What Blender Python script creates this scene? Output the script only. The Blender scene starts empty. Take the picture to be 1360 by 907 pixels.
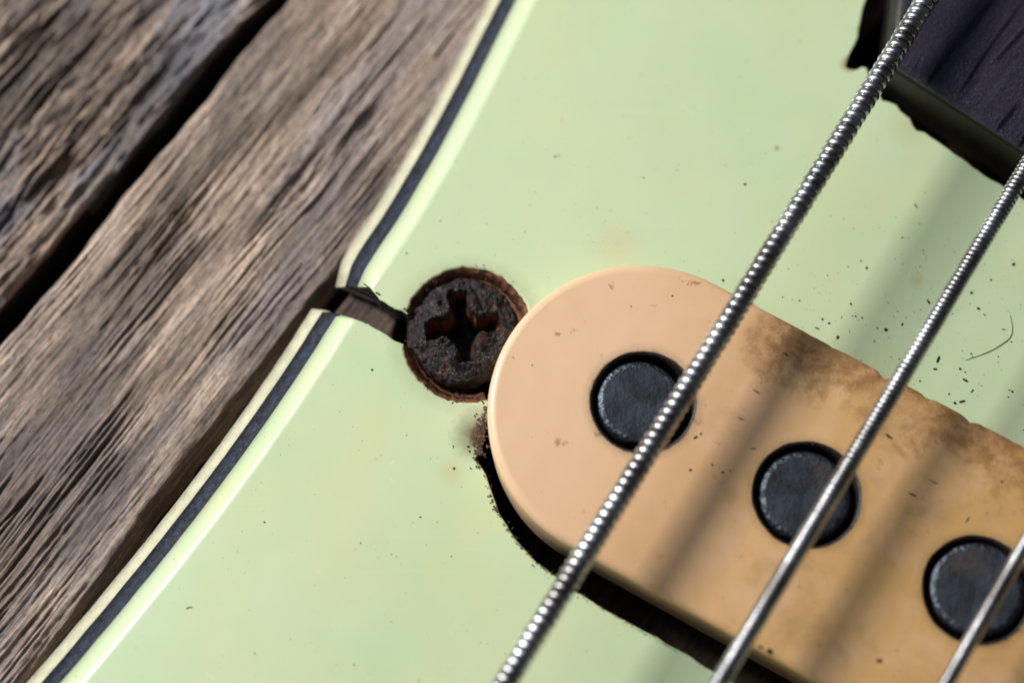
import bpy, math, random
import numpy as np
from mathutils import Vector
from mathutils.geometry import delaunay_2d_cdt
random.seed(7); rng = np.random.default_rng(7)
SC = bpy.context.scene; COL = SC.collection
SC.unit_settings.scale_length = 0.01            # one unit is one centimetre
R_ = math.radians

# ------------------------------------------------------------------ camera, light, exposure
TH, DIST = R_(17), 20.0
cam_d = bpy.data.cameras.new('camera'); cam = bpy.data.objects.new('camera', cam_d); COL.objects.link(cam)
CP = np.array([0, -DIST*math.sin(TH), DIST*math.cos(TH)])
cam.location = CP; cam.rotation_euler = (TH, 0, 0)
cam_d.sensor_width = 36; cam_d.lens = 72; cam_d.clip_start = 1; cam_d.clip_end = 400
cam_d.dof.use_dof = True; cam_d.dof.focus_distance = 19.78; cam_d.dof.aperture_fstop = 0.087
SC.camera = cam

world = bpy.data.worlds.new('World'); SC.world = world; world.use_nodes = True
wn = world.node_tree; bg = wn.nodes['Background']
tc = wn.nodes.new('ShaderNodeTexCoord'); sep = wn.nodes.new('ShaderNodeSeparateXYZ')
dp = wn.nodes.new('ShaderNodeVectorMath'); dp.operation = 'DOT_PRODUCT'
dp.inputs[1].default_value = Vector((-0.75, 0.42, 0.5)).normalized()
cr = wn.nodes.new('ShaderNodeValToRGB')           # a room with a window side (bluish) and a dark side
cr.color_ramp.elements[0].position = 0.76; cr.color_ramp.elements[0].color = (0.026, 0.028, 0.033, 1)
cr.color_ramp.elements[1].position = 1.0; cr.color_ramp.elements[1].color = (0.55, 0.66, 0.86, 1)
mp = wn.nodes.new('ShaderNodeMapRange'); mp.inputs[1].default_value = -1
wn.links.new(tc.outputs['Generated'], dp.inputs[0]); wn.links.new(dp.outputs['Value'], mp.inputs[0])
wn.links.new(mp.outputs[0], cr.inputs[0]); wn.links.new(cr.outputs[0], bg.inputs[0])
bg.inputs[1].default_value = 1.0

def area(name, loc, size, watts, col, target=(0, 0, 0), sy=None):
    d = bpy.data.lights.new(name, 'AREA'); d.energy = watts; d.color = col
    d.shape = 'RECTANGLE'; d.size = size; d.size_y = sy or size
    o = bpy.data.objects.new(name, d); COL.objects.link(o); o.location = loc
    o.rotation_euler = (Vector(target)-Vector(loc)).to_track_quat('-Z', 'Y').to_euler()
    return o
area('window_light', (-32, 18, 30), 9.5, 32000, (1.0, 0.968, 0.92), (0, 0, 0), 13)
area('upper_softbox', (-19, 11, 41), 12, 1700, (0.95, 0.975, 1.0), (0, 0, 0), 24)  # added softbox, lengthens the glints on the string windings

SC.view_settings.view_transform = 'Standard'; SC.view_settings.look = 'None'
SC.view_settings.exposure = 0.0; SC.view_settings.gamma = 1.0
SC.render.engine = 'CYCLES'; SC.cycles.use_denoising = True; SC.cycles.max_bounces = 8

# ------------------------------------------------------------------ helpers
_F = -CP/DIST; _R = np.array([1., 0, 0]); _U = np.cross(_R, _F)
def at(px, py, z=0.0):
    """point at height z seen at that place of the 1360 x 907 photograph"""
    d = _F + (px-680)/1360*0.5*_R - (py-453.5)/1360*0.5*_U
    return CP + (z-CP[2])/d[2]*d
def at2(px, py, z=0.0): return at(px, py, z)[:2]
def tag(o, label=None, cat=None, group=None, kind=None):
    for k, v in (('label', label), ('category', cat), ('group', group), ('kind', kind)):
        if v: o[k] = v
    return o
def empty(name, loc=(0, 0, 0)):
    o = bpy.data.objects.new(name, None); COL.objects.link(o); o.location = loc; o.empty_display_size = 0.3
    return o
def mesh(name, verts, faces, mat, parent=None, smooth=True, flat=None):
    me = bpy.data.meshes.new(name)
    me.from_pydata([tuple(map(float, v)) for v in verts], [], faces); me.update()
    if smooth:
        sm = np.ones(len(me.polygons), bool)
        if flat is not None: sm[flat[0]:flat[1]] = False
        me.polygons.foreach_set('use_smooth', sm)
    o = bpy.data.objects.new(name, me); COL.objects.link(o)
    for m in (mat if isinstance(mat, (list, tuple)) else [mat]): me.materials.append(m)
    if parent: o.parent = parent
    return o
def gridmesh(name, P, mat, parent=None, wrap=False):
    """P: (n, m, 3) points"""
    n, m = P.shape[:2]
    idx = np.arange(n*m).reshape(n, m)
    if wrap: idx = np.concatenate([idx, idx[:, :1]], 1)
    q = np.stack([idx[:-1, :-1], idx[1:, :-1], idx[1:, 1:], idx[:-1, 1:]], -1).reshape(-1, 4)
    me = bpy.data.meshes.new(name)
    me.vertices.add(n*m); me.vertices.foreach_set('co', P.reshape(-1).astype(np.float32))
    me.loops.add(q.size); me.loops.foreach_set('vertex_index', q.reshape(-1).astype(np.int32))
    me.polygons.add(len(q)); me.polygons.foreach_set('loop_start', np.arange(0, q.size, 4, dtype=np.int32))
    me.polygons.foreach_set('loop_total', np.full(len(q), 4, np.int32))
    me.polygons.foreach_set('use_smooth', np.ones(len(q), bool))
    me.update(calc_edges=True); me.validate()
    o = bpy.data.objects.new(name, me); COL.objects.link(o); me.materials.append(mat)
    if parent: o.parent = parent
    return o
_tab = rng.uniform(0, 2*np.pi, (256, 256))
def pn(x, y, s=0):
    """gradient noise about -0.7 to 0.7"""
    x = np.asarray(x, float)+s*17.37; y = np.asarray(y, float)+s*9.71
    xi = np.floor(x).astype(int); yi = np.floor(y).astype(int); xf = x-xi; yf = y-yi
    u = xf*xf*xf*(xf*(xf*6-15)+10); v = yf*yf*yf*(yf*(yf*6-15)+10)
    def g(i, j, dx, dy):
        a = _tab[i & 255, j & 255]; return np.cos(a)*dx+np.sin(a)*dy
    a = g(xi, yi, xf, yf); b = g(xi+1, yi, xf-1, yf); c = g(xi, yi+1, xf, yf-1); d = g(xi+1, yi+1, xf-1, yf-1)
    return (a+(b-a)*u)*(1-v)+(c+(d-c)*u)*v
def in_poly(p, P):
    x, y = p; X, Y = P[:, 0], P[:, 1]; X2, Y2 = np.roll(X, -1), np.roll(Y, -1)
    c = ((Y > y) != (Y2 > y)) & (x < (X2-X)*(y-Y)/(Y2-Y+1e-30)+X); return bool(c.sum() & 1)
def fill(loops):
    """triangles (anticlockwise) inside the first loop and outside the others"""
    V, E = [], []
    for L in loops:
        b = len(V); n = len(L); V += [Vector((float(p[0]), float(p[1]))) for p in L]; E += [(b+i, b+(i+1) % n) for i in range(n)]
    ov, oe, of, iv, ie, jf = delaunay_2d_cdt(V, E, [], 0, 1e-7)
    mp_ = [(o[0] if o else None) for o in iv]; Ls = [np.array(L)[:, :2] for L in loops]; out = []
    for f in of:
        c = np.mean([np.array(ov[i]) for i in f], 0)
        if in_poly(c, Ls[0]) and not any(in_poly(c, L) for L in Ls[1:]):
            g = [mp_[i] for i in f]
            if None in g: print('fill: crossing outline near', c); continue
            a, b, d = (np.array(V[i]) for i in g)
            out.append(tuple(g) if (b[0]-a[0])*(d[1]-a[1])-(b[1]-a[1])*(d[0]-a[0]) > 0 else tuple(g)[::-1])
    return out
def sst(a, b, x): t = np.clip((x-a)/(b-a), 0, 1); return t*t*(3-2*t)
def catmull(P, step):
    P = np.array(P, float); Q = np.vstack([2*P[0]-P[1], P, 2*P[-1]-P[-2]]); out = []
    for i in range(1, len(Q)-2):
        a, b, c, d = Q[i-1], Q[i], Q[i+1], Q[i+2]; n = max(2, int(np.linalg.norm(c-b)/step))
        for k in range(n):
            t = k/n; out.append(.5*((2*b)+(c-a)*t+(2*a-5*b+4*c-d)*t*t+(3*b-a-3*c+d)*t**3))
    out.append(Q[-2]); return np.array(out)
def polyline(P, step):
    P = np.array(P, float); out = []
    for a, b in zip(P[:-1], P[1:]):
        n = max(1, int(np.linalg.norm(b-a)/step))
        out += [a+(b-a)*k/n for k in range(n)]
    out.append(P[-1]); return np.array(out)

# ------------------------------------------------------------------ materials
class N:
    def __init__(s, name):
        s.m = bpy.data.materials.new(name); s.m.use_nodes = True; s.t = s.m.node_tree
        s.b = s.t.nodes['Principled BSDF']; s.out = s.t.nodes['Material Output']
        s.tc = s.t.nodes.new('ShaderNodeTexCoord')
    def lk(s, a, b): s.t.links.new(a, b)
    def inp(s, sock, v):
        if hasattr(v, 'node'): s.lk(v, sock)
        elif isinstance(v, (tuple, list)) and len(v) == 3 and sock.type == 'RGBA': sock.default_value = (*v, 1)
        else: sock.default_value = v
    def co(s, scale=(1, 1, 1), loc=(0, 0, 0), rot=(0, 0, 0), geo=False):
        n = s.t.nodes.new('ShaderNodeMapping'); src = s.tc.outputs['Object']
        if geo: src = s.t.nodes.new('ShaderNodeNewGeometry').outputs['Position']
        s.lk(src, n.inputs[0]); n.inputs['Scale'].default_value = scale
        n.inputs['Location'].default_value = loc; n.inputs['Rotation'].default_value = rot; return n.outputs[0]
    def noise(s, co, scale, detail=4, rough=.55, dist=0):
        n = s.t.nodes.new('ShaderNodeTexNoise'); s.lk(co, n.inputs['Vector']); n.inputs['Scale'].default_value = scale
        n.inputs['Detail'].default_value = detail; n.inputs['Roughness'].default_value = rough
        n.inputs['Distortion'].default_value = dist; return n.outputs['Fac']
    def ramp(s, v, stops):
        n = s.t.nodes.new('ShaderNodeValToRGB'); e = n.color_ramp.elements
        while len(e) < len(stops): e.new(.5)
        for k, (p, c) in zip(e, stops):
            k.position = p; k.color = (*c, 1) if isinstance(c, (tuple, list)) else (c, c, c, 1)
        s.lk(v, n.inputs[0]); return n.outputs[0]
    def mix(s, f, a, b, mode='MIX'):
        n = s.t.nodes.new('ShaderNodeMix'); n.data_type = 'RGBA'; n.blend_type = mode
        s.inp(n.inputs[0], f); s.inp(n.inputs[6], a); s.inp(n.inputs[7], b); return n.outputs[2]
    def math(s, op, a, b=0.0, c=None):
        n = s.t.nodes.new('ShaderNodeMath'); n.operation = op; s.inp(n.inputs[0], a); s.inp(n.inputs[1], b)
        if c is not None: s.inp(n.inputs[2], c)
        return n.outputs[0]
    def dist(s, p):
        n = s.t.nodes.new('ShaderNodeVectorMath'); n.operation = 'DISTANCE'
        s.lk(s.tc.outputs['Object'], n.inputs[0]); n.inputs[1].default_value = p; return n.outputs['Value']
    def bump(s, h, strength, d=.02, prev=None):
        n = s.t.nodes.new('ShaderNodeBump'); n.inputs['Strength'].default_value = strength; n.inputs['Distance'].default_value = d
        s.lk(h, n.inputs['Height'])
        if prev is not None: s.lk(prev, n.inputs['Normal'])
        return n.outputs[0]
    def set(s, col=None, rough=None, metal=None, normal=None, spec=None, sss=None, sssr=None, coat=None):
        b = s.b
        if col is not None: s.inp(b.inputs['Base Color'], col)
        if rough is not None: s.inp(b.inputs['Roughness'], rough)
        if metal is not None: s.inp(b.inputs['Metallic'], metal)
        if normal is not None: s.lk(normal, b.inputs['Normal'])
        if spec is not None: b.inputs['Specular IOR Level'].default_value = spec
        if sss is not None:
            b.inputs['Subsurface Weight'].default_value = sss; b.inputs['Subsurface Radius'].default_value = sssr
            b.inputs['Subsurface Scale'].default_value = .06
        if coat is not None: b.inputs['Coat Weight'].default_value = coat; b.inputs['Coat Roughness'].default_value = .15
        return s.m

AX = R_(-29.4); A = np.array([math.cos(AX), math.sin(AX)]); B = np.array([-A[1], A[0]])   # along / across the pickup
CC = np.array([1.233, -.809]); CR = 1.468
CE = CC+A*5.27                                                         # centre of the far rounded end
ZT = .42
POLES = [at2(854, 534, ZT), at2(1071.5, 657, ZT), at2(1298, 783, ZT)]; POLES.append(POLES[2]+(POLES[2]-POLES[1])*.985)
HOLE = np.array([*at2(621, 444), 0.0])


def mint_mat():
    n = N('mint_plastic'); c = n.co()
    base = n.ramp(n.noise(c, .55, 3), [(.3, (.53, .66, .39)), (.5, (.565, .672, .42)), (.72, (.605, .68, .42))])
    ye = n.ramp(n.noise(n.co((1, 1, 1), (3, 1, 0)), 1.0, 2, .5), [(.46, 0), (.74, .5)])
    base = n.mix(ye, base, (.66, .64, .36))
    # small ochre stains and scuffs
    st = n.ramp(n.noise(n.co((1, 1, 1), (7, 2, 0)), 3.1, 6, .7), [(.68, 0), (.76, .55)])
    base = n.mix(st, base, (.46, .36, .14))
    sp = n.ramp(n.noise(n.co((1, 1, 1), (1, 5, 0)), 26, 2, .5), [(.735, 0), (.76, .7)])
    base = n.mix(sp, base, (.22, .19, .10))
    # dirt ring round the screw hole
    d = n.math('ADD', n.dist(tuple(HOLE)), n.math('MULTIPLY', n.noise(c, 9, 4), .10))
    ring = n.ramp(d, [(.665, .95), (.705, .8), (.735, .28), (.95, 0)])
    base = n.mix(ring, base, (.17, .085, .035))
    for px, py, rad, colr, a in ((1128, 86, .10, (.22, .10, .03), .9), (1142, 40, .05, (.25, .12, .04), .7), (1032, 197, .035, (.42, .27, .06), .9), (1218, 372, .10, (.50, .42, .16), .5), (742, 207, .03, (.40, .36, .16), .5),
                             (820, 325, .30, (.62, .52, .28), .35), (600, 625, .16, (.55, .47, .20), .4), (985, 380, .10, (.58, .50, .22), .4), (1205, 170, .22, (.56, .50, .25), .4), (1000, 410, .06, (.40, .25, .08), .6)):
        dm = n.math('ADD', n.dist((*at2(px, py), .32)), n.math('MULTIPLY', n.noise(c, 1.6/rad, 4, .65), rad*.9))
        base = n.mix(n.ramp(n.math('MULTIPLY', dm, .5/rad), [(.30, a), (.78, 0)]), base, colr)
    bm = n.bump(n.noise(c, .8, 2), .25, .05)
    bm = n.bump(n.noise(c, 38, 3), .035, .01, bm)
    sc = n.ramp(n.noise(n.co((.6, 55, 1), rot=(0, 0, .5)), 1, 2), [(.62, 0), (.70, 1)])
    s2 = n.ramp(n.noise(n.co((.7, 48, 1), (3, 3, 0), rot=(0, 0, -1.1)), 1, 2), [(.64, 0), (.71, 1)])
    scm = n.math('MAXIMUM', sc, s2); bm = n.bump(scm, -.12, .006, bm)
    base = n.mix(n.math('MULTIPLY', scm, .05), base, (.80, .82, .68))
    dg = n.math('ADD', n.dist((*at2(638, 578), .32)), n.math('MULTIPLY', n.noise(c, 11, 6, .7), .16))
    base = n.mix(n.ramp(dg, [(.16, .95), (.22, .6), (.40, 0)]), base, (.10, .055, .025))
    ro = n.ramp(n.noise(c, 3, 4), [(.3, .15), (.7, .28)])
    return n.set(base, ro, 0, bm, .5, .22, (.5, .6, .35))
def edge_mat(name, lo, hi, scale=22, rough=.4, sss=0):
    n = N(name); c = n.co()
    col = n.ramp(n.noise(c, scale, 5, .7), [(.40, lo), (.66, hi)])
    bm = n.bump(n.noise(c, 30, 5, .7), .8, .03)
    return n.set(col, rough, 0, bm, .45, sss, (.5, .5, .4))
def cover_mat():
    n = N('aged_cream_plastic'); c = n.co()         # object space: x runs along the cover from the rounded end
    sx = n.t.nodes.new('ShaderNodeSeparateXYZ'); n.lk(c, sx.inputs[0]); X, Y = sx.outputs[0], sx.outputs[1]
    g = n.math('ADD', X, n.math('MULTIPLY', n.noise(c, 1.2, 3), 1.4))
    base = n.ramp(n.math('MULTIPLY', g, .25), [(.0, (.75, .51, .31)), (.30, (.67, .42, .225)), (.62, (.60, .365, .150)), (1, (.57, .34, .130))])
    mo = n.ramp(n.noise(n.co((1, 1, 1), (4, 4, 0)), 2.2, 4), [(.42, 0), (.75, .5)])
    base = n.mix(mo, base, (.74, .48, .31))
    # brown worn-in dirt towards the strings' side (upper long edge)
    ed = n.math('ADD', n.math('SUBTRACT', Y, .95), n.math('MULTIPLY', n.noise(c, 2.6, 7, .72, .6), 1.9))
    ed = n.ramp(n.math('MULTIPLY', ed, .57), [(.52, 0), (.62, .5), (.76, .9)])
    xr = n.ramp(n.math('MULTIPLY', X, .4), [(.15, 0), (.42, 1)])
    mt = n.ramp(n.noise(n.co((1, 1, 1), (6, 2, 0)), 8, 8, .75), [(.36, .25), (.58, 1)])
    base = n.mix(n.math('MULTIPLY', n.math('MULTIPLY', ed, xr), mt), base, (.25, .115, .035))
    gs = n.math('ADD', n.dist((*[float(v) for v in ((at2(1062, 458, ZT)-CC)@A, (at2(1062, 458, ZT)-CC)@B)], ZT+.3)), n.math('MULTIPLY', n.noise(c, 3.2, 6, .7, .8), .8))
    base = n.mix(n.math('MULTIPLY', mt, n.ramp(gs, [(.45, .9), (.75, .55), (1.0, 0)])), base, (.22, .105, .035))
    # grimy scuff bands beneath the strings
    w = n.noise(n.co((1, 1.3, 1), rot=(0, 0, R_(35))), 1.7, 6, .68, .5)
    w = n.ramp(w, [(.53, 0), (.70, .5)])
    base = n.mix(n.math('MULTIPLY', w, xr), base, (.33, .215, .10))
    for loc, sc_, lo, hi, colr, a in (((2, 8, 0), 5, .64, .70, (.36, .16, .06), .75), ((9, 3, 0), 17, .70, .74, (.14, .08, .04), .7)):
        s = n.ramp(n.noise(n.co((1, 1, 1), loc), sc_, 5, .65), [(lo, 0), (hi, a)])
        base = n.mix(s, base, colr)
    scr = n.ramp(n.noise(n.co((2.0, 34, 1), rot=(0, 0, R_(24))), 1, 3, .6), [(.70, 0), (.75, .4)])
    base = n.mix(n.math('MULTIPLY', scr, xr), base, (.25, .15, .07))
    md = None                                                    # black grime pressed round the pole holes
    for p in POLES:
        q = np.array(p)-CC; dd_ = n.dist((float(q@A), float(q@B), ZT+.3)); md = dd_ if md is None else n.math('MINIMUM', md, dd_)
    md = n.math('ADD', md, n.math('MULTIPLY', n.noise(c, 7, 5, .65), .09))
    base = n.mix(n.ramp(md, [(.525, 1), (.545, .75), (.565, .25), (.64, 0)]), base, (.03, .018, .010))
    bm = n.bump(n.noise(c, 1.1, 2), .3, .05); bm = n.bump(n.noise(c, 30, 4), .06, .01, bm)
    ro = n.ramp(n.noise(c, 4, 4), [(.3, .28), (.7, .44)])
    return n.set(base, ro, 0, bm, .5, .25, (.6, .4, .25))
def wood_mat(name, pale, mid, dark, blue, seed, bl=.5):
    n = N(name)
    c1 = n.co((.55, 9, 9), (seed, seed*2, 0)); c2 = n.co((1.2, 34, 34), (seed*3, seed, 0)); c3 = n.co((.5, 1.4, 1), (seed*5, 0, 0))
    f1 = n.noise(c1, 1, 6, .65, .4); f2 = n.noise(c2, 1, 5, .7, .2); f3 = n.noise(c3, 1, 3)
    base = n.ramp(f1, [(.30, dark), (.47, mid), (.66, pale)])
    base = n.mix(n.ramp(f2, [(.36, .75), (.54, 0)]), base, dark)
    base = n.mix(n.math('MULTIPLY', n.ramp(f3, [(.48, 0), (.68, 1)]), bl), base, blue)  # sky gloss painted into the wood colour as broad patches
    base = n.mix(n.ramp(n.noise(n.co((1, 1, 1), (seed, 4, 0)), 14, 5, .7), [(.35, .5), (.55, 0)]), base, mid, 'MULTIPLY')
    big = n.ramp(n.noise(n.co((.35, .9, 1), (seed*7, 3, 0)), 1.3, 5, .6), [(.40, .62), (.56, 0)])
    base = n.mix(big, base, dark)
    bm = n.bump(f2, .9, .03); bm = n.bump(n.noise(n.co((1.6, 4.2, 4.2)), 13, 8, .8), .55, .025, bm); bm = n.bump(n.noise(n.co((6, 60, 60)), 1, 5, .7), .5, .012, bm)
    return n.set(base, n.ramp(f1, [(.3, .72), (.7, .48)]), 0, bm, .5)
def rust_mat():
    n = N('rusted_steel'); c = n.co()
    f = n.noise(c, 7, 7, .72); g = n.noise(n.co((1, 1, 1), (5, 5, 5)), 22, 5, .7)
    sx = n.t.nodes.new('ShaderNodeSeparateXYZ'); n.lk(c, sx.inputs[0])
    col = n.ramp(f, [(.36, (.012, .010, .012)), (.56, (.032, .025, .025)), (.66, (.12, .045, .022)), (.76, (.085, .068, .064))])
    dn = n.ramp(n.math('MULTIPLY', sx.outputs[2], -1), [(.05, 0), (.11, 1), (.26, .9), (.36, .0)])
    hy = n.dist((0, 0, -.15)); dn = n.math('MULTIPLY', dn, n.ramp(hy, [(.38, 1), (.44, 0)]))
    col = n.mix(n.math('MULTIPLY', dn, n.ramp(n.noise(c, 5, 4), [(.35, .3), (.55, 1)])), col, (.25, .078, .024))
    fl = n.ramp(n.noise(n.co((1, 1, 1), (9, 1, 3)), 64, 2), [(.60, 0), (.68, 1)])  # pale metal flecks, sparkle painted into the colour
    col = n.mix(n.math('MULTIPLY', fl, .6), col, (.33, .31, .32))
    bm = n.bump(g, .9, .05); bm = n.bump(n.noise(c, 60, 3), .7, .02, bm)
    return n.set(col, n.ramp(g, [(.35, .24), (.65, .62)]), n.ramp(f, [(.4, .65), (.62, .0)]), bm, .6)
def pole_mat(brushed):
    n = N('dark_magnet_steel'); c = n.co()
    f = n.noise(c, 3.5, 5, .6); sc = n.noise(n.co((46, 2.0, 2), rot=(0, 0, R_(-8))), 1, 3)
    col = n.ramp(f, [(.36, (.004, .006, .009)), (.66, (.042, .055, .074))])
    if brushed: col = n.mix(n.ramp(sc, [(.58, 0), (.68, .75)]), col, (.010, .011, .014))
    else: col = n.mix(n.ramp(n.noise(n.co((1, 1, 1), (3, 3, 0)), 2.2, 6, .7), [(.5, 0), (.66, .8)]), col, (.055, .040, .032))
    bm = n.bump(sc, .35 if brushed else .06, .01); bm = n.bump(n.noise(c, 14, 6, .75), .6, .05, bm)
    return n.set(col, n.ramp(f, [(.3, .42), (.7, .58)]), .55, bm, .5)
def steel_mat():
    n = N('string_steel'); c = n.co()
    col = n.ramp(n.noise(c, 3, 4), [(.36, (.30, .285, .27)), (.5, (.48, .48, .49)), (.64, (.66, .66, .66))])
    return n.set(col, n.ramp(n.noise(c, 9, 4), [(.3, .24), (.7, .34)]), 1.0)
def finger_mat():
    n = N('stained_dark_wood')
    c1 = n.co((.7, 7, 7)); f = n.noise(c1, 1, 6, .65, .3); g = n.noise(n.co((1, 1, 1)), 60, 4, .7)
    col = n.ramp(f, [(.34, (.004, .004, .009)), (.52, (.014, .011, .021)), (.68, (.050, .034, .056))])
    col = n.mix(n.ramp(n.noise(n.co((1, 1, 1), (2, 2, 2)), 42, 3, .6), [(.52, 0), (.66, .6)]), col, (.095, .075, .11))
    bm = n.bump(n.noise(n.co((3, 26, 26)), 1, 5, .65), .6, .03); bm = n.bump(g, 1.0, .05, bm)
    n.b.inputs['Specular Tint'].default_value = (.72, .70, 1.0, 1)
    return n.set(col, n.ramp(g, [(.3, .36), (.7, .6)]), 0, bm, .7)
def plain(name, col, rough=.6, var=.4, scale=8, spec=.4, bump=.4):
    n = N(name); c = n.co()
    cc = n.ramp(n.noise(c, scale, 5, .65), [(.3, tuple(x*(1-var) for x in col)), (.7, tuple(min(1, x*(1+var)) for x in col))])
    return n.set(cc, rough, 0, n.bump(n.noise(c, scale*3, 4), bump, .02), spec)

M = dict(mint=mint_mat(), black=edge_mat('black_ply_plastic', (.002, .003, .005), (.030, .047, .080), 17, .45),
         cream=edge_mat('cream_ply_plastic', (.55, .53, .36), (.68, .66, .47), 7, .5, .15),
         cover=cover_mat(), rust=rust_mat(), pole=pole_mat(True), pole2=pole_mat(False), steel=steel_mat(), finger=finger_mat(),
         rim=edge_mat('rust_stained_rim', (.045, .016, .008), (.30, .115, .045), 16, .6),
         cut=edge_mat('grimy_shaded_cut_edge', (.005, .003, .002), (.022, .012, .006), 14, .65),  # near black: shade of the cut walls put into the colour
         heel=plain('aged_dark_lacquered_wood', (.009, .007, .004), .5, .5, 4), heelred=plain('reddish_wood', (.13, .05, .025), .5),
         crumb=plain('brown_crumbs', (.075, .042, .022), .7, .7, 10), speck=plain('black_dust', (.014, .013, .012), .6, .5),
         ground=plain('dark_ground', (.03, .027, .024), .9, .5, 2), hair=plain('tan_fibre', (.36, .37, .15), .5), tanchip=plain('pale_chip', (.7, .62, .55), .5, .15))
M['polerim'] = plain('worn_highlight_rim', (.07, .08, .095), .38, .8, 7, .5, 1.0); M['polerim'].node_tree.nodes['Principled BSDF'].inputs['Metallic'].default_value = .9
M['grime_shade'] = plain('black_grime_shade', (.018, .013, .010), .5)  # dirt of the pole holes, painted gap shade on the planks
M['wood1'] = wood_mat('weathered_grey_wood', (.68, .52, .39), (.33, .245, .19), (.035, .028, .025), (.28, .30, .39), 2.0, .8)
M['wood2'] = wood_mat('weathered_tan_wood', (.80, .62, .49), (.45, .33, .245), (.04, .031, .026), (.33, .30, .33), 5.3, .5)
M['wood3'] = wood_mat('bare_brown_wood', (.24, .155, .10), (.13, .075, .045), (.03, .016, .010), (.17, .13, .11), 8.1, .2)

# ------------------------------------------------------------------ the wood beneath
def ground():
    n = 24; P = np.zeros((n, n, 3)); xs = np.linspace(-40, 40, n); P[..., 0], P[..., 1] = np.meshgrid(xs, xs, indexing='ij')
    P[..., 2] = -2.6+.08*pn(P[..., 0]*.4, P[..., 1]*.4)
    tag(gridmesh('ground', P, M['ground']), 'dark ground glimpsed in the gaps below the planks', kind='structure')
ground()
G1a, G1b = at2(2, 418, -.45), at2(372, -10, -.45)
def plank(name, e0, e1, zc, mat, du, dv, relief, seed, span, knots=(), round_=.22, drop=.30, depth=1.6, fine=False, rout=None):
    """e0, e1: two points of the left and of the right long edge; local x runs with the grain"""
    d = np.array(e0[1])-np.array(e0[0]); L = np.linalg.norm(d); d /= L; nrm = np.array([d[1], -d[0]])
    o0 = np.array(e0[0])
    def lv(p): p = np.array(p)-o0; return np.array([p@d, p@nrm])
    a, b = lv(e1[0]), lv(e1[1])
    us = np.arange(span[0], span[1], du)
    wid = a[1]+(us-a[0])*(b[1]-a[1])/(b[0]-a[0])
    m = int(np.mean(wid)/dv); t = np.linspace(0, 1, m)
    U = np.repeat(us[:, None], m, 1); V = wid[:, None]*t[None]
    e0w = .07*pn(us*.7, us*0+3.1, seed)+.025*pn(us*3.1, us*0, seed+1); e1w = .07*pn(us*.6, us*0+8.1, seed+2)+.025*pn(us*2.9, us*0, seed+3)
    V = V+e0w[:, None]*(1-t)[None]**4-e1w[:, None]*t[None]**4
    wu = U; wv = V+(.10 if fine else .16)*pn(U*.35, V*.8, seed)+(.015 if fine else .03)*pn(U*1.6, V*3, seed+4)
    for (ku, kv, kr, kh) in knots:                                   # grain bends round knots
        r2 = ((U-ku)/(1.9*kr))**2+((V-kv)/kr)**2; wv = wv+np.sign(V-kv)*(-.5*kr)*np.exp(-r2*.8)
    h = .55*pn(wu*.45, wv*2.2, seed+5)+.50*pn(wu*.8, wv*6, seed+6)+.34*pn(wu*1.6, wv*15, seed+7)+.2*pn(wu*3.3, wv*34, seed+8)
    if fine: h = .70*pn(wu*.4, wv*1.7, seed+5)+.26*pn(wu*.6, wv*6, seed+6)+.24*pn(wu*.5, wv*15, seed+7)+.28*pn(wu*.5, wv*27, seed+8)+.26*pn(wu*.9, wv*42, seed+13)+.12*pn(wu*3, wv*30, seed+14)
    if fine:
        md_ = .35+1.3*sst(-.25, .35, pn(wu*.5, wv*1.6, seed+20)); fn_ = h-.70*pn(wu*.4, wv*1.7, seed+5); h = h-fn_+fn_*md_
    crack = pn(wu*(.10 if fine else .38), (V if fine else wv)*5.2, seed+9)
    h = h-(.8 if fine else 1.0)*np.exp(-(crack/(.022 if fine else .045))**2)*sst((.12 if fine else .0), .40, pn(wu*.4, wv*1.5, seed+10)+.15)
    h = h+.16*pn(U*7, V*11, seed+11)+.1*pn(U*17, V*23, seed+12)
    Z = zc+relief*h
    for (ku, kv, kr, kh) in knots:
        r2 = ((U-ku)/(1.5*kr))**2+((V-kv)/kr)**2
        Z = Z+kh*np.exp(-r2)+.4*abs(kh)*np.exp(-r2*.7)*np.sin(np.sqrt(r2)*9)*(0 if fine else 1)
    de = np.minimum(V-e0w[:, None], (wid-e1w)[:, None]-V); q = np.clip(1-de/round_, 0, 1)
    Z = Z-drop*q**2.6
    if rout is not None:
        W = o0+U[..., None]*d+V[..., None]*nrm; Z = Z-rout(W)
    P = np.stack([U, -V, Z], -1)
    sk0 = P[:, :1].copy(); sk0[..., 2] = zc-depth; sk1 = P[:, -1:].copy(); sk1[..., 2] = zc-depth
    md0 = P[:, :1].copy(); md0[..., 2] = zc-.7+.1*pn(us*2, us*0, 5)[:, None]; md1 = P[:, -1:].copy(); md1[..., 2] = zc-.7
    P = np.concatenate([sk0, md0, P, md1, sk1], 1)
    P = np.concatenate([P[:1]*[1, 1, 0]+[0, 0, zc-depth], P, P[-1:]*[1, 1, 0]+[0, 0, zc-depth]], 0)
    ob = gridmesh(name, P, mat); ob.data.materials.append(M['grime_shade'])  # plank sides painted near black for the shade in the gaps
    mi = np.zeros((P.shape[0]-1, P.shape[1]-1), np.int32); mi[:, :2] = 1; mi[:, -2:] = 1; ob.data.polygons.foreach_set('material_index', mi.reshape(-1))
    ob.location = (*o0, 0); ob.rotation_euler = (0, 0, math.atan2(d[1], d[0]))
    return ob, lv
L0, L1 = at2(2, 392, -.5), at2(350, -10, -.5)
R0, R1 = at2(4, 446, -.5), at2(372, 0, -.5)
S0, S1 = at2(52, 884, -.5), at2(452, 372, -.5)
T0, T1 = at2(74, 884, -.5), at2(466, 378, -.5)
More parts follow.
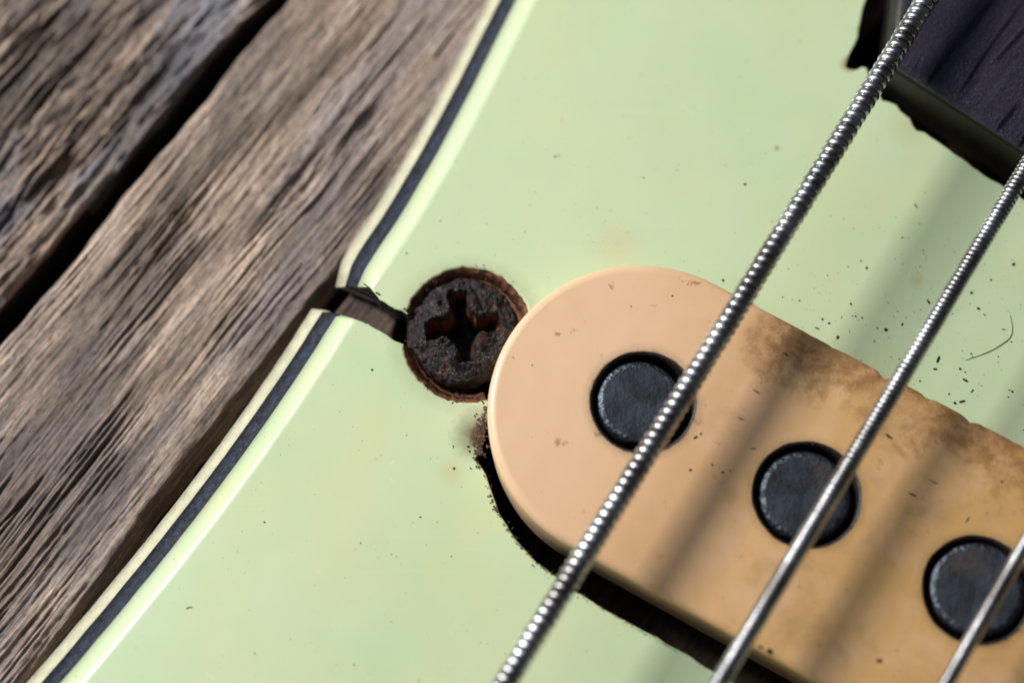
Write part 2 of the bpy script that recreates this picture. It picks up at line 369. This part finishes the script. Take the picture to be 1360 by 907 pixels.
dd = (np.array(L1)-np.array(L0)); dd = dd/np.linalg.norm(dd); nn = np.array([dd[1], -dd[0]])
p1, _ = plank('wooden_plank', (L0-nn*5.2, L1-nn*5.2), (L0, L1), -.60, M['wood1'], .03, .014, .17, 3, (-5, 13), round_=.08, drop=.07)
tag(p1, 'rougher grey plank filling the top left corner beyond the dark gap', 'plank', 'weathered wooden planks under the guitar')
# knot of the second plank, in its own coordinates
def plank2():
    d = np.array(R1)-np.array(R0); d /= np.linalg.norm(d); n2 = np.array([d[1], -d[0]])
    def kn(x, y): p = at2(x, y, -.42)-np.array(R0); return p@d, p@n2
    k1 = kn(402, 238); k2 = kn(245, 285)
    return plank('wooden_plank', (R0, R1), (S0, S1), -.44, M['wood2'], .022, .0105, .085, 11, (-6, 13),
                 knots=((k1[0], k1[1], .17, -.10), (k2[0], k2[1], .07, -.06)), fine=True, round_=.16)
p2, _ = plank2()
tag(p2, 'broad tan brown plank with a small knot beside the left edge of the pickguard', 'plank', 'weathered wooden planks under the guitar')
def rout(W):                                      # pockets cut for pickup and neck; screw hollow added to darken the crack
    l = W-CC; x, y = l@A, l@B; xc = np.clip(x, 0, 5.27); dpk = np.hypot(x-xc, y)
    k0, k1 = at2(1118, 92, -.3), at2(1760, 545, -.3); e = (k1-k0)/np.linalg.norm(k1-k0); n_ = np.array([-e[1], e[0]])
    m = W-k0; dn = np.minimum((m@n_)-.02, (m@e)+.05)
    return 1.35*sst(1.80, 1.70, dpk)+.9*sst(-.02, .06, dn)+.9*sst(.80, .52, np.linalg.norm(W-HOLE[:2], axis=-1))*(dpk > 1.75)
p3, _ = plank('wooden_board', (T0, T1), (T0+nn*13, T1+nn*13), -.42, M['wood3'], .045, .03, .06, 21, (-6, 13), round_=.12, rout=rout)
tag(p3, 'bare brown wood under the mint pickguard, showing through its crack', 'wooden board')

# ------------------------------------------------------------------ pickguard
HR = .672
def hole_pt(a, r=HR): return HOLE[:2]+r*np.array([math.cos(a)*.965, math.sin(a)*1.045])
def build_pickguard():
    pts, dirs, kind = [], [], []
    def add(P, k, D=None, flip=1):
        P = np.array(P)
        if D is None:
            t = np.gradient(P, axis=0); t /= np.linalg.norm(t, axis=1)[:, None]; D = np.stack([-t[:, 1], t[:, 0]], 1)*flip
        for p, d in zip(P, D): pts.append(p); dirs.append(d); kind.append(k)
    # the outline runs anticlockwise seen from above is not needed: outward is on the RIGHT of travel (flip=-1)
    up = catmull([at2(*p) for p in ((950, -430), (872, -300), (788, -150), (709, 0), (681, 60), (648, 123), (616, 185), (580, 250), (547, 303), (516, 348), (494, 381))], .12)
    cf = np.polyfit(up[:, 1], up[:, 0], 4); up[:, 0] = np.polyval(cf, up[:, 1])
    up = up+0.006*np.stack([pn(np.arange(len(up))*.5, np.arange(len(up))*0+.3), pn(np.arange(len(up))*.5, np.arange(len(up))*0+5.3)], 1)
    D = np.gradient(up, axis=0); D /= np.linalg.norm(D, axis=1)[:, None]; D = np.stack([D[:, 1], -D[:, 0]], 1)
    D = D*1.04; D[-1] = (-.78, .21); D[-2] = D[-2]*.8+D[-1]*.2
    add(up, 0, D)
    cu = polyline([at2(*p) for p in ((497, 388), (505, 397), (513, 401), (524, 410), (533, 412), (540, 417))], .03)
    cu = cu+rng.uniform(-.008, .008, cu.shape); add(cu, 1, flip=-1)
    a0 = math.atan2(*(at2(540, 417)-HOLE[:2])[::-1])
    # where the hole meets the pickup cut-out
    def inside(a): return np.linalg.norm(hole_pt(a)-CC) < CR+.035
    a = a0; arc = []
    while not inside(a): arc.append(hole_pt(a)); a -= .06
    arc = np.array(arc)+0.010*rng.normal(size=(len(arc), 2))*.5; add(arc, 2, (HOLE[:2]-arc)/np.linalg.norm(HOLE[:2]-arc, axis=1)[:, None])
    b0 = math.atan2(*(hole_pt(a)-CC)[::-1]); b1 = math.atan2(B[1], B[0])
    st = [CC+(CR+.04)*np.array([math.cos(t), math.sin(t)]) for t in np.linspace(b0, b1, 30)]
    st += [CC+B*(CR+.04)+(CE-CC)*t for t in np.linspace(.02, 1, 40)]
    st += [CE+(CR+.04+.25*s)*np.array([math.cos(b1-math.pi*s), math.sin(b1-math.pi*s)]) for s in np.linspace(.05, 1, 24)]
    add(st, 1, flip=-1)
    low = [at2(*p) for p in ((1100, 980), (1000, 924), (944, 889), (898, 862), (865, 843), (830, 824), (800, 807), (768, 787), (740, 768), (711, 745),
           (690, 722), (673, 698), (662, 681), (655, 661), (649, 643), (646, 631), (637, 618), (629, 611), (634, 603), (640, 588), (645, 568), (647, 552))]
    low = polyline(low, .05); k = np.arange(len(low)); low = low+np.stack([.016*pn(k*.31, k*0+.5), .016*pn(k*.31, k*0+9.5)], 1)+rng.uniform(-.003, .003, low.shape)
    add(low, 1, flip=-1)
    a1 = math.atan2(*(at2(650, 533)-HOLE[:2])[::-1]); a2 = math.atan2(*(at2(537, 457)-HOLE[:2])[::-1])-2*math.pi
    if a2 > a1: a2 -= 2*math.pi
    if a1-a2 > math.pi*1.5: a2 += 2*math.pi
    arc = np.array([hole_pt(t) for t in np.arange(a1, a2, -.06)]); arc = arc+.005*rng.normal(size=arc.shape)
    add(arc, 2, (HOLE[:2]-arc)/np.linalg.norm(HOLE[:2]-arc, axis=1)[:, None])
    cl = polyline([at2(*p) for p in ((536, 457), (528, 455), (519, 449), (509, 443), (500, 437), (489, 431), (478, 426))], .03)
    cl = cl+rng.uniform(-.006, .006, cl.shape); add(cl, 1, flip=-1)
    lo = catmull([at2(*p) for p in ((471, 423), (459, 441), (401, 530), (343, 607), (286, 688), (228, 770), (169, 836), (110, 904), (-5, 1035), (-135, 1180))], .12)
    cf = np.polyfit(lo[:, 1], lo[:, 0], 3); lo[:, 0] = np.polyval(cf, lo[:, 1])
    k = np.arange(len(lo)); lo = lo+.006*np.stack([pn(k*.5, k*0+2.3), pn(k*.5, k*0+7.3)], 1)
    D = np.gradient(lo, axis=0); D /= np.linalg.norm(D, axis=1)[:, None]; D = np.stack([D[:, 1], -D[:, 0]], 1)
    D[0] = (-.68, .40)
    add(lo, 0, D)
    far = [np.array(p) for p in ((-5.5, -9), (12, -9.5), (12.5, -2.2))]; far = polyline(far, 1.0); add(far, 1, flip=-1)
    nk = [(1760, 520), (1500, 355), (1359, 265), (1328, 245), (1307, 233), (1276, 210), (1245, 188), (1228, 176), (1217, 174), (1208, 158), (1196, 148),
          (1190, 140), (1172, 133), (1163, 116), (1153, 98), (1151, 91), (1145, 90), (1138, 93), (1130, 93), (1123, 89), (1127, 76), (1133, 63),
          (1139, 51), (1142, 34), (1144, 18), (1150, 0), (1160, -40), (1185, -140), (1235, -330)]
    nk = polyline([at2(*p) for p in nk], .06); nk = nk+rng.uniform(-.005, .005, nk.shape); add(nk, 1, flip=-1)
    add(polyline([np.array(at2(1235, -350)), np.array(at2(965, -450))], 1.0), 1, flip=-1)
    pts = np.array(pts); dirs = np.array(dirs); kind = np.array(kind)
    Pf = {0: [(-.035, 0), (0, -.004), (.022, -.014), (.045, -.033), (.19, -.12), (.355, -.22), (.49, -.32)],
          1: [(-.012, 0), (-.003, -.003), (.004, -.010), (.007, -.025), (.008, -.105), (.010, -.215), (.012, -.32)],
          2: [(-.012, 0), (0, -.004), (.010, -.014), (.025, -.033), (.095, -.105), (.15, -.215), (.16, -.32)]}
    off = np.array([[Pf[k][i][0] for k in kind] for i in range(7)]); zz = np.array([[Pf[k][i][1] for k in kind] for i in range(7)])
    ring = [np.column_stack([pts+dirs*off[i][:, None], zz[i]]) for i in range(7)]
    caps = fill([pts+dirs*off[0][:, None]])
    n = len(pts)
    area2 = np.sum(pts[:, 0]*np.roll(pts[:, 1], -1)-pts[:, 1]*np.roll(pts[:, 0], -1)); ccw = area2 > 0
    root = empty('pickguard', (0, 0, -.32))
    tag(root, 'cracked mint green three layer pickguard with a black stripe along its sloping edge', 'pickguard')
    def layer(name, i0, i1, mats):
        rs = [r.copy() for r in ring[i0:i1+1]]
        rs = [rs[0]-[0, 0, .0]]+rs[1:]
        if i0 > 0: rs[0][:, 2] -= .002
        V = np.vstack(rs)+[0, 0, .32]; F = [f for f in caps]; nc = len(F); mi = [0]*nc
        for i in range(len(rs)-1):
            for j in range(n):
                j2 = (j+1) % n; q = (i*n+j, (i+1)*n+j, (i+1)*n+j2, i*n+j2); F.append(q if ccw else q[::-1])
                k = max(kind[j], kind[j2])
                mi.append(0 if k == 0 or (i0 == 0 and i < 2) else (1 if k == 1 else 2))
        m0 = (len(rs)-1)*n
        F += [tuple(m0+x for x in f[::-1]) for f in caps]; mi += [0]*nc
        o = mesh(name, V, F, mats, root, True, (0, nc)); o.data.polygons.foreach_set('material_index', mi)
        return o
    layer('mint_layer', 0, 4, [M['mint'], M['cut'], M['rim']])
    layer('black_layer', 4, 5, [M['black'], M['cut'], M['rim']])
    layer('cream_layer', 5, 6, [M['cream'], M['cut'], M['rim']])
build_pickguard()

# ------------------------------------------------------------------ pickup
def build_pickup():
    root = empty('guitar_pickup', (*CC, -.3)); root.rotation_euler = (0, 0, AX)
    tag(root, 'peach to ochre cream pickup with rounded end and dark pole pieces under the strings', 'pickup')
    loc = lambda p: np.array([(np.array(p)-CC)@A, (np.array(p)-CC)@B])
    L = np.linalg.norm(CE-CC); out = []
    out += [CR*np.array([math.cos(t), math.sin(t)]) for t in np.linspace(math.pi/2, 3*math.pi/2, 60)]
    out += [np.array([x, -CR]) for x in np.linspace(.08, L-.08, 60)]
    out += [np.array([L, 0])+CR*np.array([math.cos(t), math.sin(t)]) for t in np.linspace(-math.pi/2, math.pi/2, 48)]
    out += [np.array([x, CR]) for x in np.linspace(L-.06, .06, 110)]
    out = np.array(out); t = np.roll(out, -1, 0)-np.roll(out, 1, 0); t /= np.linalg.norm(t, axis=1)[:, None]; D = np.stack([t[:, 1], -t[:, 0]], 1)
    k = np.arange(len(out)); nick = np.zeros(len(out))
    for (x, y), w, dep in ((loc(at2(1176, 497, ZT)), .05, .055), (loc(at2(1235, 523, ZT)), .035, .03), (loc(at2(1290, 557, ZT)), .05, .04), (loc(at2(1110, 455, ZT)), .04, .02)):
        nick += dep*np.exp(-(((out[:, 0]-x)**2+(out[:, 1]-y)**2)/w**2))
    nick += .010*np.abs(pn(k*.9, k*0+.5))*(out[:, 1] > 1.3)*(out[:, 0] > 1.0)
    prof = [(-.085, 0), (-.045, -.006), (-.018, -.022), (-.003, -.052), (0, -.09), (-.004, -.30), (-.02, -.72)]
    H = ZT+.3
    rings = [np.column_stack([out+D*(o-nick*(1 if i > 0 else .6))[:, None], np.full(len(out), H+z)]) for i, (o, z) in enumerate(prof)]
    V = list(np.vstack(rings)); n = len(out); F = []
    loops = [[Vector((*p[:2], 0)) for p in rings[0]]]; hl = []
    nh = 40; base = len(V)
    for pi_, p in enumerate(POLES):
        c = loc(p); r = .475+.012*(pi_ == 1)+.01*(pi_ == 2)
        ang = np.linspace(0, 2*math.pi, nh, endpoint=False); w = 1+.02*pn(np.cos(ang)*1.5+pi_*3, np.sin(ang)*1.5)+.018*pn(np.cos(ang)*5+pi_*3, np.sin(ang)*5)
        rr = []
        for (o, z) in ((.03, 0), (.010, -.006), (0, -.025), (-.002, -.2), (-.004, -.6)):
            rr.append(np.column_stack([c[0]+(r*w+o)*np.cos(ang), c[1]+(r*w+o)*np.sin(ang), np.full(nh, H+z)]))
        b = len(V); V += list(np.vstack(rr)); hl.append(b); loops.append([Vector((*q[:2], 0)) for q in rr[0]])
    idx = list(range(n)); 
    for b in hl: idx += list(range(b, b+nh))
    tris = fill(loops)
    for f in tris:
        a, b_, c = (V[idx[q]] for q in f); s = (b_[0]-a[0])*(c[1]-a[1])-(b_[1]-a[1])*(c[0]-a[0])
        f = tuple(idx[q] for q in f); F.append(f if s > 0 else f[::-1])
    nc = len(F)
    for i in range(len(prof)-1):
        for j in range(n):
            j2 = (j+1) % n; F.append((i*n+j, (i+1)*n+j, (i+1)*n+j2, i*n+j2))
    for b in hl:
        for i in range(4):
            for j in range(nh):
                j2 = (j+1) % nh; F.append((b+i*nh+j, b+i*nh+j2, b+(i+1)*nh+j2, b+(i+1)*nh+j))
    o = mesh('cover', V, F, [M['cover'], M['grime_shade']], root, True, (0, nc))
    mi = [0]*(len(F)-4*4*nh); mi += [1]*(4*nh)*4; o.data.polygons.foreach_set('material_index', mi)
    # pole pieces: worn steel rods with a bevelled rim
    lab = ['scratched pole piece half under the thickest string', 'smooth pole piece crossed by the middle string', 'pitted pole piece crossed by the thinnest string', None]
    for i, p in enumerate(POLES):
        r0 = (.383, .41, .42, .41)[i]; c = loc(p)+np.array([(-.035, -.01, .0, 0)[i], (.0, .0, .02, 0)[i]])
        prof2 = [(.02, 0)]+[(r0*q, -.004*q*q) for q in (.25, .5, .75, .9)]+[(r0, -.010), (r0+.018, -.030), (r0+.028, -.065), (r0+.03, -.5)]
        ang = np.linspace(0, 2*math.pi, 56, endpoint=False); P = np.zeros((len(prof2), 56, 3))
        for a_, (r, z) in enumerate(prof2):
            w = 1+(.012*pn(np.cos(ang)*3+i*5, np.sin(ang)*3) if a_ > 3 else 0)
            P[a_, :, 0] = r*w*np.cos(ang); P[a_, :, 1] = r*w*np.sin(ang); P[a_, :, 2] = z+.006*pn(P[a_, :, 0]*4+i*9, P[a_, :, 1]*4)
        o = gridmesh('pole_piece', P, M['pole' if i == 0 else 'pole2'], root, wrap=True)
        me = o.data; me.materials.append(M['polerim'])
        mi = [0]*len(me.polygons)
        for q in range(4*56, 6*56): mi[q] = 1
        me.polygons.foreach_set('material_index', mi)     # worn rim, highlight painted in by lighter metal; then close the centre
        import bmesh
        bm = bmesh.new(); bm.from_mesh(me); bm.verts.ensure_lookup_table(); f = bm.faces.new([bm.verts[j] for j in range(56)]); f.smooth = True
        bm.normal_update()
        if f.normal.z < 0: f.normal_flip()
        bm.to_mesh(me); bm.free()
        o.location = (*c, H-(.035, .05, .03, .04)[i]); o.rotation_euler = ((.0, .03, -.025, 0)[i], (.015, -.02, .03, 0)[i], -AX+(0, .8, 2.1, 0)[i])
        if lab[i]: o['label'] = lab[i]
build_pickup()

# ------------------------------------------------------------------ rusty screw
def build_screw():
    c = at2(614.5, 433, 0); Rr = .565
    nr, na = 120, 300
    rr = np.concatenate([np.linspace(.004, .94, 100), np.linspace(.95, 1, 20)])*Rr
    th = np.linspace(0, 2*math.pi, na, endpoint=False); r, t = np.meshgrid(rr, th, indexing='ij')
    r = r*(1+.03*pn(np.cos(t)*1.6, np.sin(t)*1.6, 2)*(r/Rr)**2+.012*pn(np.cos(t)*6, np.sin(t)*6, 3)*(r/Rr)**2)
    x, y = r*np.cos(t), r*np.sin(t)
    rot = R_(8); xa, ya = x*math.cos(rot)+y*math.sin(rot), -x*math.sin(rot)+y*math.cos(rot)
    jx = xa+.04*pn(x*7, y*7, 5)+.02*pn(x*20, y*20, 8); jy = ya+.04*pn(x*7, y*7, 6)+.02*pn(x*20, y*20, 9)
    hw = .103
    arm = lambda a, b, ln: np.maximum(np.abs(a)-hw*(1.05-.15*np.clip(np.abs(b)/ln, 0, 1)), np.abs(b)-ln)
    sd = np.minimum(arm(jx, jy, .375), arm(jy, jx, .36))
    sd = np.minimum(sd, np.hypot(jx, jy)-.185)
    dome = .05-.20*(r/Rr)**2.6-.10*np.clip((r/Rr-.90)/.10, 0, 1)**2
    h = .065*pn(x*4, y*4, 1)+.058*pn(x*9, y*9, 2)+.026*pn(x*19, y*19, 3)+.013*pn(x*38, y*38, 4)+.004*pn(x*80, y*80, 7)
    lip = .016*np.exp(-((sd-.02)/.03)**2)
    w = sst(.010, -.07, sd); floor = .60-.20*np.clip(np.hypot(x, y)/.36, 0, 1)
    z = dome+h*(1-.5*w)+lip-w*floor
    P = np.stack([x, y, z], -1)
    sk = P[-1:].copy(); sk[..., 2] = -.27; sk[..., :2] *= .86; sk2 = sk.copy(); sk2[..., :2] *= .5; sk2[..., 2] = -.40
    P = np.concatenate([P, sk, sk2], 0)
    o = gridmesh('screw', P, M['rust'], wrap=True); o.location = (*c, .0)
    tag(o, 'rusty crusted cross head screw sunk in the cracked hole of the pickguard', 'screw')
build_screw()

# ------------------------------------------------------------------ neck end
def build_neck():
    zt = .62; K00 = at2(1190, 84, zt); K10 = at2(1770, 462, zt); K01 = at2(1240, -330, zt)
    K11 = K10+(at2(1560, -330, zt)-K00)*1.0
    root = empty('guitar_neck', (*K00, -.3)); e = np.array(K10)-K00; ang = math.atan2(e[1], e[0])+math.pi/2
    root.rotation_euler = (0, 0, ang)
    tag(root, 'dark purplish stained wooden neck end sitting in the notch at the top right', 'guitar neck')
    ca, sa = math.cos(ang), math.sin(ang)
    lc = lambda p: np.array([(p[0]-K00[0])*ca+(p[1]-K00[1])*sa, -(p[0]-K00[0])*sa+(p[1]-K00[1])*ca])
    def block(name, q, z0, z1, mat, relief, rd, nu, nv, seed):
        s, t = np.meshgrid(np.linspace(0, 1, nu), np.linspace(0, 1, nv), indexing='ij')
        X = (q[0][None, None]*((1-s)*(1-t))[..., None]+q[1]*(s*(1-t))[..., None]+q[2]*((1-s)*t)[..., None]+q[3]*(s*t)[..., None])
        x, y = X[..., 0], X[..., 1]
        wv = y+.12*pn(x*.5, y*.8, seed)
        h = .5*pn(x*.5, wv*2.2, seed+1)+.45*pn(x*1.0, wv*5.5, seed+2)+.2*pn(x*3, wv*14, seed+3)+.10*pn(x*9, y*12, seed+4)
        cg = pn(x*.35, wv*3.4, seed+5); h = h-.8*np.exp(-(cg/.05)**2)
        de = np.minimum(x-x.min(), np.abs(t)*np.linalg.norm(q[2]-q[0]))
        Z = z1+relief*h-rd*np.clip(1-de/(rd*1.6), 0, 1)**2.2
        P = np.dstack([X, Z]); 
        b0 = P[:1].copy(); b0[..., 2] -= .03; P = np.concatenate([b0, P], 0)
        b0 = P[:1].copy(); b0[..., 2] = z0; b1 = P[-1:].copy(); b1[..., 2] = z0; P = np.concatenate([b0, P, b1], 0)
        b0 = P[:, :1].copy(); b0[..., 2] = z0; b1 = P[:, -1:].copy(); b1[..., 2] = z0; P = np.concatenate([b0, P, b1], 1)
        o = gridmesh(name, P[:, ::-1] , mat, root)
        me = o.data; me.calc_loop_triangles()
        nz = np.zeros(len(me.polygons)*3); me.polygons.foreach_get('normal', nz)
        if nz.reshape(-1, 3)[:, 2].mean() < 0: me.flip_normals()
        return o
    q = [lc(K00), lc(K01), lc(K10), lc(K11)]
    block('fingerboard', q, .80, zt+.30, M['finger'], .05, .05, 220, 260, 31)
    g = .05; q2 = [q[0]+[.012, .085], q[1]+[0, .10], q[2]+[.012, 0], q[3]]
    block('heel', q2, .06, .80, M['heel'], .01, .09, 60, 80, 37)
build_neck()

# ------------------------------------------------------------------ strings
def build_string(name, p0, p1, z0, z1, dia, pitch, ext, label):
    a = np.array([*at2(*p0, z0), z0]); b = np.array([*at2(*p1, z1), z1]); d = b-a; L = np.linalg.norm(d); d /= L
    a = a-d*ext[0]; L = L+ext[0]+ext[1]
    root = empty(name, a); root.rotation_euler = (0, -math.asin(d[2]), math.atan2(d[1], d[0]))
    tag(root, label, 'guitar string', 'wound steel strings over the pickup')
    wr = pitch*.52; cr_ = dia/2-1.35*wr
    t = np.linspace(0, 2*math.pi, 20, endpoint=False)
    P = np.zeros((2, 20, 3)); P[1, :, 0] = L; P[..., 1] = cr_*np.cos(t); P[..., 2] = cr_*np.sin(t)
    gridmesh('core', P, M['steel'], root, wrap=True)
    spt = 22; n = int(L/pitch*spt); k = np.arange(n); ph = k*2*math.pi/spt; nx = k*pitch/spt; hr = dia/2-wr*.52
    cs = 7; w = np.linspace(0, 2*math.pi, cs, endpoint=False)
    tn = np.floor(k/spt).astype(int); rj = rng.normal(0, .011, tn.max()+3); aj = rng.normal(0, pitch*.035, tn.max()+3); fr = (k % spt)/spt
    jit = 1+.012*pn(nx*6, nx*0+.7)+rj[tn]*(1-fr)+rj[tn+1]*fr; nx = nx+aj[tn]*(1-fr)+aj[tn+1]*fr
    P = np.zeros((n, cs, 3))
    for j in range(cs):
        rad = hr*jit+wr*.52*math.cos(w[j]); P[:, j, 0] = nx+wr*math.sin(w[j]); P[:, j, 1] = rad*np.cos(ph); P[:, j, 2] = rad*np.sin(ph)
    gridmesh('winding', P[:, ::-1], M['steel'], root, wrap=True)
build_string('guitar_string', (671, 907), (1231, 0), .98, .98, .222, .0865, (2.5, 2.5), 'thickest wound steel string, crossing the pole piece nearest the rusty screw')
build_string('guitar_string', (955, 907), (1360, 228), .95, .95, .176, .050, (2.5, 5), 'middle wound steel string, crossing the second pole piece from the rounded end')
build_string('guitar_string', (1257, 907), (1360, 725), .93, .93, .142, .035, (2.5, 8), 'thinnest wound steel string, crossing the corner pole piece at bottom right')

# ------------------------------------------------------------------ dirt
def blobs(name, items, mat, label, cat):
    V, F = [], []
    ico = [(0, 0, 1), (.89, 0, .45), (.28, .85, .45), (-.72, .53, .45), (-.72, -.53, .45), (.28, -.85, .45), (.72, .53, -.45), (-.28, .85, -.45), (-.89, 0, -.45), (-.28, -.85, -.45), (.72, -.53, -.45), (0, 0, -1)]
    fs = [(0, 1, 2), (0, 2, 3), (0, 3, 4), (0, 4, 5), (0, 5, 1), (1, 6, 2), (2, 7, 3), (3, 8, 4), (4, 9, 5), (5, 10, 1), (2, 6, 7), (3, 7, 8), (4, 8, 9), (5, 9, 10), (1, 10, 6), (11, 7, 6), (11, 8, 7), (11, 9, 8), (11, 10, 9), (11, 6, 10)]
    for (x, y, z, sx, sy, sz, a) in items:
        b = len(V); ca, sa = math.cos(a), math.sin(a)
        for v in ico:
            j = random.uniform(.7, 1.25); X, Y, Z = v[0]*sx*j, v[1]*sy*j, v[2]*sz*random.uniform(.8, 1.1)
            V.append((x+X*ca-Y*sa, y+X*sa+Y*ca, z+Z))
        F += [tuple(b+q for q in f) for f in fs]
    return tag(mesh(name, V, F, mat, None, False), label, cat, None, 'stuff')
def dust():
    it = []
    def on_cover(p): 
        l = np.array(p)-CC; x, y = l@A, l@B; x = min(max(x, 0), 9)*0+x
        return (abs(y) < CR+.06 and x > 0) or np.hypot(x, y) < CR+.06
    def put(px, py, ln, wd, ang):
        p = at2(px, py); it.append((p[0], p[1], .004, ln/272, wd/272, .006, R_(ang)))
    for q in ((1246, 477, 13, 4, 65), (1282, 505, 10, 3, -35), (1278, 533, 11, 3, 15), (1242, 490, 6, 3, 8), (1176, 438, 6, 5, 0), (1198, 431, 5, 3, 60), (1299, 410, 5, 4, 0),
              (1112, 448, 6, 4, 80), (1233, 401, 8, 3, -60), (1346, 351, 6, 4, 50), (1151, 356, 4, 4, 0), (1275, 490, 4, 3, 0), (1268, 535, 4, 4, 20), (1290, 389, 4, 4, 0), (1101, 429, 4, 3, 50),
              (1085, 436, 9, 2, -25), (1130, 404, 4, 3, 90), (989, 245, 5, 3, 20), (960, 372, 4, 4, 0), (603, 622, 4, 4, 0), (622, 593, 4, 3, 0), (494, 491, 3, 3, 0), (592, 495, 3, 3, 0),
              (1165, 436, 3, 3, 0), (1136, 420, 3, 2, 30), (1092, 424, 3, 3, 0), (502, 390, 10, 3, -32), (470, 381, 22, 3, -14), (486, 379, 10, 2, -38), (737, 208, 3, 3, 0), (351, 693, 3, 2, 0), (254, 806, 3, 2, 0), (1344, 520, 4, 3, 0)):
        put(*q)
    for _ in range(300):
        if random.random() < .55: px, py = random.gauss(1210, 110), random.gauss(400, 95)
        else: px, py = random.uniform(40, 1360), random.uniform(0, 900)
        p = at2(px, py)
        edge = (px-500)*.0+0
        if on_cover(p) or np.hypot(*(p-HOLE[:2])) < .72: continue
        if p[1] < 0 and px < 690-(py-430)*.72+30-250+40*0: pass
        # keep off the bevelled edge and the wood
        lim = np.interp(py, [0, 250, 366, 423, 600, 770, 907], [708, 579, 500, 480, 355, 227, 105])+12
        if px < lim or (px > 1110 and py < 270): continue
        if 425 < py+0 and py > 545+(px-640)*.9 - 60 and px > 625 and py > 540: continue
        s = abs(random.gauss(0, .9))+.7; l = s*(random.uniform(1, 3.2) if random.random() < .3 else 1.1)
        it.append((p[0], p[1], .003, l/272, s*.75/272, .004, random.uniform(0, 3.1)))
    for px, py, ln, wd, an in ((1181, 580, 13, 4, -40), (924, 581, 8, 4, 30), (931, 576, 5, 3, 0), (946, 617, 4, 3, 0), (1022, 864, 9, 7, 30), (1009, 858, 5, 4, 0), (1168, 877, 11, 6, -10), (1212, 657, 15, 3, -28), (1043, 470, 10, 3, -35),
                               (1080, 590, 4, 3, 0), (984, 556, 12, 2, -28), (1005, 520, 14, 2, -32), (1000, 596, 10, 2, 10), (838, 407, 3, 2, 0), (893, 393, 3, 3, 0), (960, 627, 5, 4, 0), (917, 624, 5, 4, 20), (1240, 640, 16, 2, -30), (1285, 690, 12, 2, 50), (1330, 640, 4, 3, 0), (707, 485, 3, 2, 0), (970, 625, 3, 3, 0), (1130, 700, 4, 3, 0)):
        p = at2(px, py, ZT); it.append((p[0], p[1], ZT+.001, ln/290, wd/290, .005, R_(an)))
    blobs('dust_specks', it, M['speck'], 'tiny black dust specks scattered over the mint pickguard and cream pickup', 'dust')
    it = []
    # brown crumbs caked along the hole and the pickup gap
    line = polyline([at2(*p) for p in ((646, 541), (641, 560), (637, 580), (634, 600), (632, 612), (644, 632), (648, 650), (656, 672), (672, 700), (692, 726), (714, 749), (745, 772), (790, 802), (840, 832), (900, 866))], .01)
    for k in range(330):
        f = random.random()**1.7; p = line[int(f*(len(line)-1))]; sp = (.05*(1-f)+.006)*random.random()
        s = random.uniform(.003, .0085)*(1.25-.6*f)
        it.append((p[0]+random.gauss(0, sp), p[1]+random.gauss(0, sp), random.uniform(.0, .012), s*random.uniform(.8, 1.8), s, s*.7, random.uniform(0, 3)))
    for k in range(60):
        p = at2(639+random.gauss(0, 4.5), random.uniform(556, 606)); s = random.uniform(.006, .017)
        it.append((p[0], p[1], .003, s*1.5, s, s*.45, random.uniform(0, 3)))
    for k in range(130):
        a = random.uniform(0, 2*math.pi); p = hole_pt(a, HR-random.uniform(-.03, .12)); z = -max(0, HR-np.hypot(*(p-HOLE[:2])))*1.1
        if np.linalg.norm(p-CC) < CR+.02: continue
        s = random.uniform(.003, .008); it.append((p[0], p[1], z+.003, s*1.4, s, s*.8, random.uniform(0, 3)))
    blobs('rust_crumbs', it, M['crumb'], 'brown rust crumbs caked along the screw hole and pickup gap', 'crumbs')
dust()
def hair(name, pts, r, mat, label):
    P = catmull([np.array([*at2(x, y, z), z]) for x, y, z in pts], .03); t = np.gradient(P, axis=0); t /= np.linalg.norm(t, axis=1)[:, None]
    n1 = np.cross(t, [0, 0, 1]); n1 /= np.linalg.norm(n1, axis=1)[:, None]; n2 = np.cross(t, n1); w = np.linspace(0, 2*math.pi, 6, endpoint=False)
    rr = r*np.sin(np.linspace(.15, math.pi-.15, len(P)))**.4
    G = P[:, None]+rr[:, None, None]*(np.cos(w)[None, :, None]*n1[:, None]+np.sin(w)[None, :, None]*n2[:, None])
    return tag(gridmesh(name, G, mat, None, wrap=True), label, 'hair')
hair('hair', ((1341, 418, .006), (1344, 435, .006), (1341, 448, .006), (1327, 459, .006), (1310, 468, .006), (1282, 478, .006)), .0045, M['hair'], 'curved tan hair lying on the mint pickguard above the pickup')
